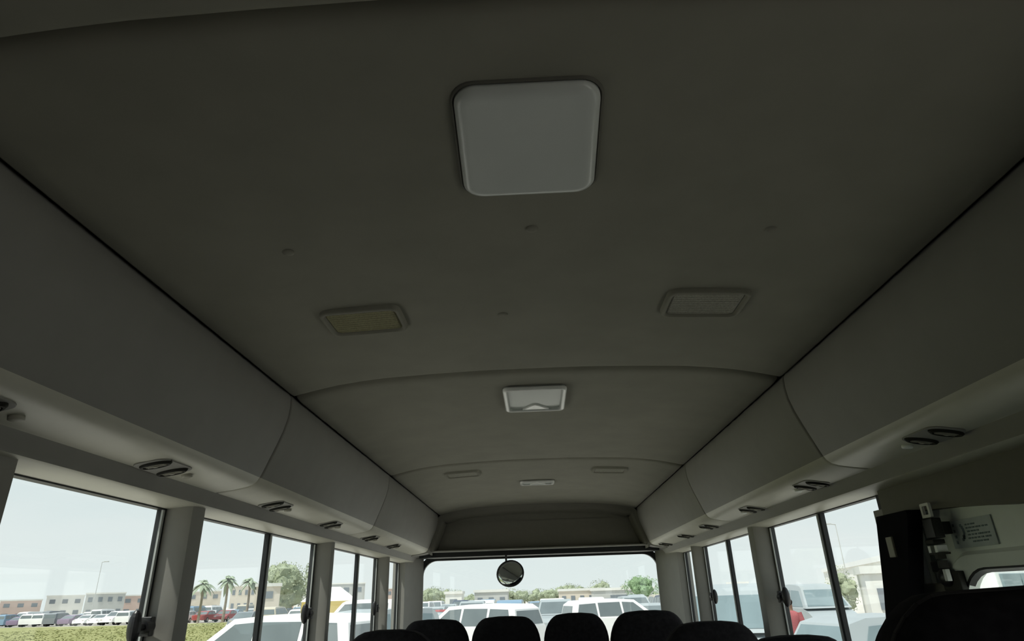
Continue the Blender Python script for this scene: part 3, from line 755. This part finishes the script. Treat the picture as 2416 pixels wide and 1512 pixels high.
# ---- trees
def blob_crown(rx, ry, rz, n, seed, leafs=900, r0=.42):
    rnd = random.Random(seed); bm = bmesh.new()
    for k in range(n):
        while True:
            p = Vector((rnd.uniform(-1, 1), rnd.uniform(-1, 1), rnd.uniform(-1, 1)))
            if p.length < .85: break
        t = bmesh.new(); bmesh.ops.create_icosphere(t, subdivisions=2, radius=1)
        for v in t.verts: v.co *= 1 + rnd.uniform(-.22, .22)
        s = rnd.uniform(.7, 1.2) * r0 * min(rx, rz)
        merge(bm, t, Matrix.Translation((p.x * rx * .8, p.y * ry * .8, p.z * rz * .8)) @ Matrix.Scale(s, 4))
    for k in range(leafs):
        d = Vector((rnd.gauss(0, 1), rnd.gauss(0, 1), rnd.gauss(0, 1))).normalized() * rnd.uniform(.8, 1.12)
        p = Vector((d.x * rx, d.y * ry, d.z * rz)); s = rnd.uniform(.05, .12) * max(rx, rz) * .5
        a = Vector((rnd.gauss(0, 1), rnd.gauss(0, 1), rnd.gauss(0, 1))).normalized(); b = a.orthogonal().normalized()
        vs = [bm.verts.new(p + a * s), bm.verts.new(p + b * s * .5), bm.verts.new(p - a * s), bm.verts.new(p - b * s * .5)]; bm.faces.new(vs)
    return bm
def make_tree(label, rx, rz, zc, m, seed, n=26, leafs=900, tr=.14, group=None):
    o = thing('tree', label, 'tree', (0, 0, 0), 0, group)
    bm = blob_crown(rx, rx, rz, n, seed, leafs); bmesh.ops.translate(bm, vec=(0, 0, zc), verts=bm.verts); obj('crown', bm, m, o)
    bm = bmesh.new(); cyl(bm, (0, 0, 0), (.1, 0, zc - rz * .3), tr, 10, tr * .6); cyl(bm, (.08, 0, zc - rz * .6), (rx * .4, 0, zc), tr * .5, 8, tr * .2); cyl(bm, (.08, 0, zc - rz * .7), (-rx * .4, .2, zc), tr * .5, 8, tr * .2)
    obj('trunk', bm, 'bark', o); return o
def put(o, b, D, rz=0): x, y = at(b, D); o.location = (x, y, GROUND); o.rotation_euler = (0, 0, rz); return o
put(make_tree('tall broad tree beside the palms outside the second left window', 3.0, 2.7, 4.2, 'leaf', 4, 46, 1500, .22), -20.4, 94)
put(make_tree('slim dark tree right of the tall broad tree', .75, 2.4, 4.6, 'leaf', 5, 18, 500), -18.5, 90)
put(make_tree('dome-shaped green tree at the right edge of the windscreen view', 2.4, 1.3, 2.6, 'leafg', 6, 26, 900, .16), 8.5, 92)
put(make_tree('narrow olive tree outside the second right window', .75, 1.15, 1.75, 'leaf', 8, 22, 700, .08), 23.4, 41)
tp = [make_tree('low hazy tree in the tree line ahead', 1.6, 1.1, 1.9, 'leaf', 30 + k, 18, 500) for k in range(3)]
random.seed(33); i = 0
brs = [x * .62 - 9.8 for x in range(34)]
for b in brs:
    D = 119 + (i % 6) * 6 + random.uniform(-.6, .6); sc = random.uniform(.75, 1.25)
    wh_ = [w_ for lim, w_ in ((-8, "at the windscreen's left edge"), (-5.5, 'over the leftmost front seat'), (-3.5, 'left of the round mirror'), (-1.5, 'below the round mirror'), (1, 'right of the round mirror'), (4, 'over the seat right of centre'), (7, 'left of the dome-shaped tree'), (99, 'beside the dome-shaped tree')) if b < lim][0]
    lb = '%s hazy tree in the line ahead, %s' % ('tall' if sc > 1.05 else ('small' if sc < .9 else 'middling'), wh_)
    o = tp[i] if i < 3 else dup(tp[i % 3], (0, 0, 0), 0, lb)
    o['label'] = lb; o['group'] = 'trees in the line beyond the windscreen'
    put(o, b, D, random.uniform(0, 6)); o.scale = (sc * random.uniform(.9, 1.3), sc, sc * random.uniform(.85, 1.15)); i += 1
# palms
def make_palm(label, h):
    o = thing('palm_tree', label, 'palm', group='palms outside the second left window')
    bm = bmesh.new(); cyl(bm, (0, 0, 0), (.1, 0, h * .5), .20, 10, .16); cyl(bm, (.1, 0, h * .5), (.05, 0, h), .16, 10, .14); obj('trunk', bm, 'bark', o)
    rnd = random.Random(int(h * 100)); bm = bmesh.new()
    for k in range(34):
        a = rnd.uniform(0, 6.283); el = rnd.uniform(-.5, 1.35); Lf = rnd.uniform(1.3, 1.9); d = Vector((math.cos(a), math.sin(a), 0)); s_ = Vector((-d.y, d.x, 0))
        pts = []
        for j in range(7):
            t = j / 6; pts.append(Vector((.05, 0, h)) + d * Lf * t * math.cos(el) + Vector((0, 0, Lf * (t * math.sin(el) - .75 * t * t))))
        for j in range(6):
            w0 = .28 * math.sin(math.pi * (.12 + .85 * j / 6)); w1 = .28 * math.sin(math.pi * (.12 + .85 * (j + 1) / 6))
            for sg in (-1, 1):
                v = [bm.verts.new(pts[j]), bm.verts.new(pts[j + 1]), bm.verts.new(pts[j + 1] + s_ * sg * w1 - Vector((0, 0, w1 * .5))), bm.verts.new(pts[j] + s_ * sg * w0 - Vector((0, 0, w0 * .5)))]
                bm.faces.new(v)
    obj('fronds', bm, 'palm', o); return o
put(make_palm('palm nearest the pillar, leftmost of three outside the second left window', 4.9), -26.3, 104)
put(make_palm('tallest middle palm of three outside the second left window', 5.3), -24.6, 102)
put(make_palm('right-hand palm of three, next to the window mullion', 5.1), -23.0, 106)

# ---- buildings
def building(x, y, w, d, h, m, label, rows=2, cols=4, rz=0, parapet=True):
    o = thing('building', label, 'building', (x, y, GROUND), math.radians(rz))
    bm = bmesh.new(); box(bm, -w / 2, w / 2, 0, d, 0, h); obj('wall', bm, m, o)
    bm = bmesh.new(); box(bm, -w / 2 - .15, w / 2 + .15, -.15, d + .15, h, h + .35); obj('parapet', bm, 'bld_c', o)
    for r_ in range(rows):
        for c_ in range(cols):
            cx2 = -w / 2 + w * (c_ + .5) / cols; z0 = h * (r_ + .35) / rows
            bm = bmesh.new(); box(bm, cx2 - w / cols * .22, cx2 + w / cols * .22, -.06, .05, z0, z0 + h / rows * .38); obj('window', bm, 'pane', o)
    return o
random.seed(44)
mats = ['bld_a', 'bld_b', 'bld_c', 'bld_d', 'bld_b', 'bld_a']; nm_ = {'bld_a': 'cream', 'bld_b': 'pinkish', 'bld_c': 'white', 'bld_d': 'grey'}
b = -40.5; k = 0
ords = ['beyond the far left end of the grass', 'next inward from the far left end', 'left of the distant lamp post', 'behind the distant lamp post', 'right of the distant lamp post', 'above the middle of the far car rows', 'left of the first left pillar', 'just before the first left pillar', 'behind the first left pillar', 'behind the leftmost palm', 'behind the middle palm', 'behind the right-hand palm', 'behind the tall broad tree', 'right of the tall broad tree', 'beyond the third left window', 'right of the tent', 'far behind the tent']
while b < -11:
    D = 215 + (k % 3) * 17; wdt = random.uniform(8, 15); h = random.uniform(4.2, 7.6); m = mats[k % 6]
    x, y = at(b, D); building(x, y, wdt, 10, h, m, 'distant %s block %s' % (nm_[m], ords[min(k, 16)]), 2, random.choice((3, 4, 5)), -b * 1.0)
    b += math.degrees(wdt / D) * 1.08; k += 1
x, y = at(-21.6, 84); building(x, y, 2.6, 4, 3.9, 'bld_a', 'beige tower-like kiosk in front of the tall broad tree', 2, 1, 20)
x, y = at(-7.0, 101); building(x, y, 2.4, 3, 2.6, 'bld_c', 'small white hut ahead in the left part of the tree line', 1, 1)
x, y = at(-3.9, 104); building(x, y, 5.0, 4, 2.7, 'bld_d', 'grey hut below the round mirror ahead', 1, 3)
x, y = at(3.6, 108); building(x, y, 7.0, 4, 2.5, 'bld_a', 'low beige wall-like shed ahead right of centre', 1, 5)
x, y = at(7.0, 104); building(x, y, 9.0, 4, 2.4, 'bld_d', 'long low grey shed ahead below the dome-shaped tree', 1, 1)
x, y = at(27.3, 38); building(x, y, 3.0, 4, 2.5, 'bld_c', 'small bright white hut behind the black post cover', 1, 2, -20)
x, y = at(16.0, 60); building(x, y, 1.5, 2, 2.2, 'bld_a', 'narrow beige booth outside the third right window', 1, 1, -15)
# long pale warehouse on the right
wh = thing('warehouse', 'long pale warehouse with white roof edge beyond the right windows', 'building', (44.8, 88, GROUND))
p0 = Vector((47.5, 84, 0)); p1 = Vector((72, 175, 0)); p0 = Vector((40, 62, 0)) * 1.0
d = (p1 - p0).normalized(); ang = math.atan2(d.y, d.x); Ln = (p1 - p0).length
wh.location = (p0.x, p0.y, GROUND); wh.rotation_euler = (0, 0, ang)
bm = bmesh.new(); box(bm, 0, Ln, -14, 0, 0, 5.2); obj('wall', bm, 'bld_c', wh)
bm = bmesh.new(); box(bm, -.3, Ln + .3, -14.3, .35, 5.2, 6.0); obj('roof_edge', bm, 'white', wh)
for k in range(9):
    bm = bmesh.new(); box(bm, 4 + k * 12, 8 + k * 12, .0, .08, 0, 3.4); obj('shutter', bm, 'bld_d', wh)
# tent outside the third left window
tn_ = thing('tent', 'white peaked tent with yellow banner outside the third left window', 'tent', (*at(-16.9, 60), GROUND), math.radians(16))
bm = bmesh.new(); loft(bm, [[(-2.2, -2, 2.1), (2.2, -2, 2.1), (2.2, 2, 2.1), (-2.2, 2, 2.1)], [(-1.6, -1.4, 2.6), (1.6, -1.4, 2.6), (1.6, 1.4, 2.6), (-1.6, 1.4, 2.6)], [(-.8, -.1, 3.2), (.8, -.1, 3.2), (.8, .1, 3.2), (-.8, .1, 3.2)]]); obj('canopy', bm, 'white', tn_)
bm = bmesh.new(); box(bm, -2.1, 2.1, -2.05, -1.95, 1.2, 2.1); obj('banner', bm, 'yellow', tn_)
for sx in (-1, 1):
    for sy in (-1, 1): bm = bmesh.new(); cyl(bm, (sx * 2.1, sy * 1.9, 0), (sx * 2.1, sy * 1.9, 2.1), .05, 8); obj('pole', bm, 'metal', tn_)
car('van', 'white', -14.2, 50, 80, 'white van beside the tent outside the third left window')
# lamp posts
def lamp_post(b, D, h, arm, label):
    o = thing('street_lamp', label, 'lamp post', (*at(b, D), GROUND), 0)
    bm = bmesh.new(); cyl(bm, (0, 0, 0), (0, 0, h), .07, 10, .04); obj('pole', bm, 'bld_d', o)
    bm = bmesh.new(); cyl(bm, (0, 0, h), (arm, 0, h + .1), .06, 8); obj('arm', bm, 'bld_d', o)
    bm = bmesh.new(); box(bm, arm - .45, arm + .35, -.18, .18, h, h + .16, bev=.04); obj('lamp_head', bm, 'bld_d', o)
lamp_post(23.9, 92, 9.0, -.9, 'tall street lamp beyond the second right window')
lamp_post(-33.2, 150, 10.3, .9, 'faint distant street lamp across the grass on the left')
# low brown wall on the right
bm = bmesh.new(); x0_, y0_ = at(25.4, 30); x1_, y1_ = at(28.0, 14)
dv = Vector((x1_ - x0_, y1_ - y0_)); nn = Vector((-dv.y, dv.x)).normalized() * .15
prism(bm, [(x0_ + nn.x, y0_ + nn.y), (x1_ + nn.x, y1_ + nn.y), (x1_ - nn.x, y1_ - nn.y), (x0_ - nn.x, y0_ - nn.y)], GROUND, GROUND + .8, 'z')
tag(obj('low_wall', bm, 'brown'), 'low brown wall running past the silver hatchback to the black post cover', 'wall')

# ---- person in red
pr = thing('person', 'person in a red shirt and khaki trousers standing by the second right pillar', 'person', (*at(19.5, 18.5), GROUND), math.radians(160))
me = bpy.data.meshes.new('body')
J = {'pel': (0, 0, .93, .14, .11), 'sp': (0, .01, 1.12, .13, .10), 'ch': (0, .01, 1.32, .16, .11), 'nk': (0, .0, 1.47, .06, .06), 'hd': (0, -.01, 1.56, .075, .085), 'tp': (0, -.01, 1.66, .075, .085),
     'sl': (-.19, 0, 1.40, .06, .06), 'el': (-.25, .02, 1.12, .045, .045), 'wl': (-.26, -.05, .88, .032, .032), 'hl': (-.26, -.07, .80, .038, .02),
     'sr': (.19, 0, 1.40, .06, .06), 'er': (.25, .02, 1.12, .045, .045), 'wr': (.26, -.05, .88, .032, .032), 'hr': (.26, -.07, .80, .038, .02),
     'ql': (-.10, 0, .86, .09, .09), 'kl': (-.11, -.02, .48, .06, .06), 'al': (-.11, .02, .09, .042, .042), 'fl': (-.12, -.13, .035, .04, .035),
     'qr': (.10, 0, .86, .09, .09), 'kr': (.11, -.02, .48, .06, .06), 'ar': (.11, .02, .09, .042, .042), 'fr': (.12, -.13, .035, .04, .035)}
for s_, hx in (('l', -.26), ('r', .26)):
    for q in range(4): J['g%s%d' % (s_, q)] = (hx, -.045 - q * .018, .725 + abs(q - 1.5) * .008, .009, .009)
    J['t' + s_] = (hx * .93, -.03, .78, .010, .010)
E_ = [('pel', 'sp'), ('sp', 'ch'), ('ch', 'nk'), ('nk', 'hd'), ('hd', 'tp')]
for s_ in 'lr':
    E_ += [('ch', 's' + s_), ('s' + s_, 'e' + s_), ('e' + s_, 'w' + s_), ('w' + s_, 'h' + s_), ('pel', 'q' + s_), ('q' + s_, 'k' + s_), ('k' + s_, 'a' + s_), ('a' + s_, 'f' + s_), ('w' + s_, 't' + s_)] + [('h' + s_, 'g%s%d' % (s_, q)) for q in range(4)]
names = list(J); me.from_pydata([J[n_][:3] for n_ in names], [(names.index(a), names.index(b)) for a, b in E_], [])
bo = bpy.data.objects.new('body', me); link(bo, pr)
md = bo.modifiers.new('skin', 'SKIN')
for i_, n_ in enumerate(names):
    sv = me.skin_vertices[0].data[i_]; sv.radius = J[n_][3:5]; sv.use_root = (n_ == 'pel')
bo.modifiers.new('sub', 'SUBSURF').levels = 1; bo.modifiers['sub'].render_levels = 2
me.materials.append(MT['skin'])
def shell(name, rings, m, parent=pr):
    bm = bmesh.new(); n_ = 18
    loft(bm, [[(cx + rx * math.cos(2 * math.pi * k / n_), cy + ry * math.sin(2 * math.pi * k / n_), z) for k in range(n_)] for cx, cy, z, rx, ry in rings]); return obj(name, bm, m, parent, smooth=True)
sh = shell('shirt', [(0, .01, .84, .175, .135), (0, .01, 1.0, .16, .13), (0, .01, 1.2, .175, .135), (0, .01, 1.34, .21, .14), (0, .01, 1.42, .19, .11), (0, .0, 1.475, .085, .08)], 'redcloth')
for sx, nn_ in ((-1, 'l'), (1, 'r')):
    bm = bmesh.new(); cyl(bm, (sx * .17, 0, 1.42), (sx * .245, .02, 1.15), .085, 14, .07); obj('sleeve', bm, 'redcloth', pr, smooth=False)
bm = bmesh.new()
for sx in (-1, 1): cyl(bm, (sx * .09, 0, .92), (sx * .11, -.01, .5), .115, 14, .085); cyl(bm, (sx * .11, -.01, .5), (sx * .11, .01, .08), .085, 14, .07)
cyl(bm, (0, 0, .86), (0, 0, .97), .165, 16, .15); obj('trousers', bm, 'khaki', pr)
bm = bmesh.new(); t = bmesh.new(); bmesh.ops.create_uvsphere(t, u_segments=16, v_segments=10, radius=1)
for v in t.verts:
    if v.co.z < -.1 and v.co.y < .3: v.co.z = -.1
merge(bm, t, Matrix.Translation((0, .012, 1.665)) @ Matrix.Diagonal((.088, .10, .085, 1))); obj('hair', bm, 'hair', pr, smooth=True)
bm = bmesh.new()
for sx in (-1, 1): t = bmesh.new(); bmesh.ops.create_uvsphere(t, u_segments=8, v_segments=6, radius=.011); merge(bm, t, Matrix.Translation((sx * .03, -.088, 1.615)))
obj('eyes', bm, 'black', pr)

# labels shared by look-alikes get their order from the left
import collections
by = collections.defaultdict(list)
for o in C.objects:
    if o.parent is None and 'label' in o and o.get('category') in ('car', 'tree', 'building'): by[o['label']].append(o)
ORD = ['leftmost', 'second from left', 'third from left', 'fourth from left', 'fifth from left', 'sixth from left', 'seventh from left', 'eighth from left']
for lb_, os_ in by.items():
    if len(os_) > 1:
        for q, o in enumerate(sorted(os_, key=lambda t: math.atan2(t.location.x, t.location.y))): o['label'] = lb_ + ', ' + ORD[min(q, 7)]
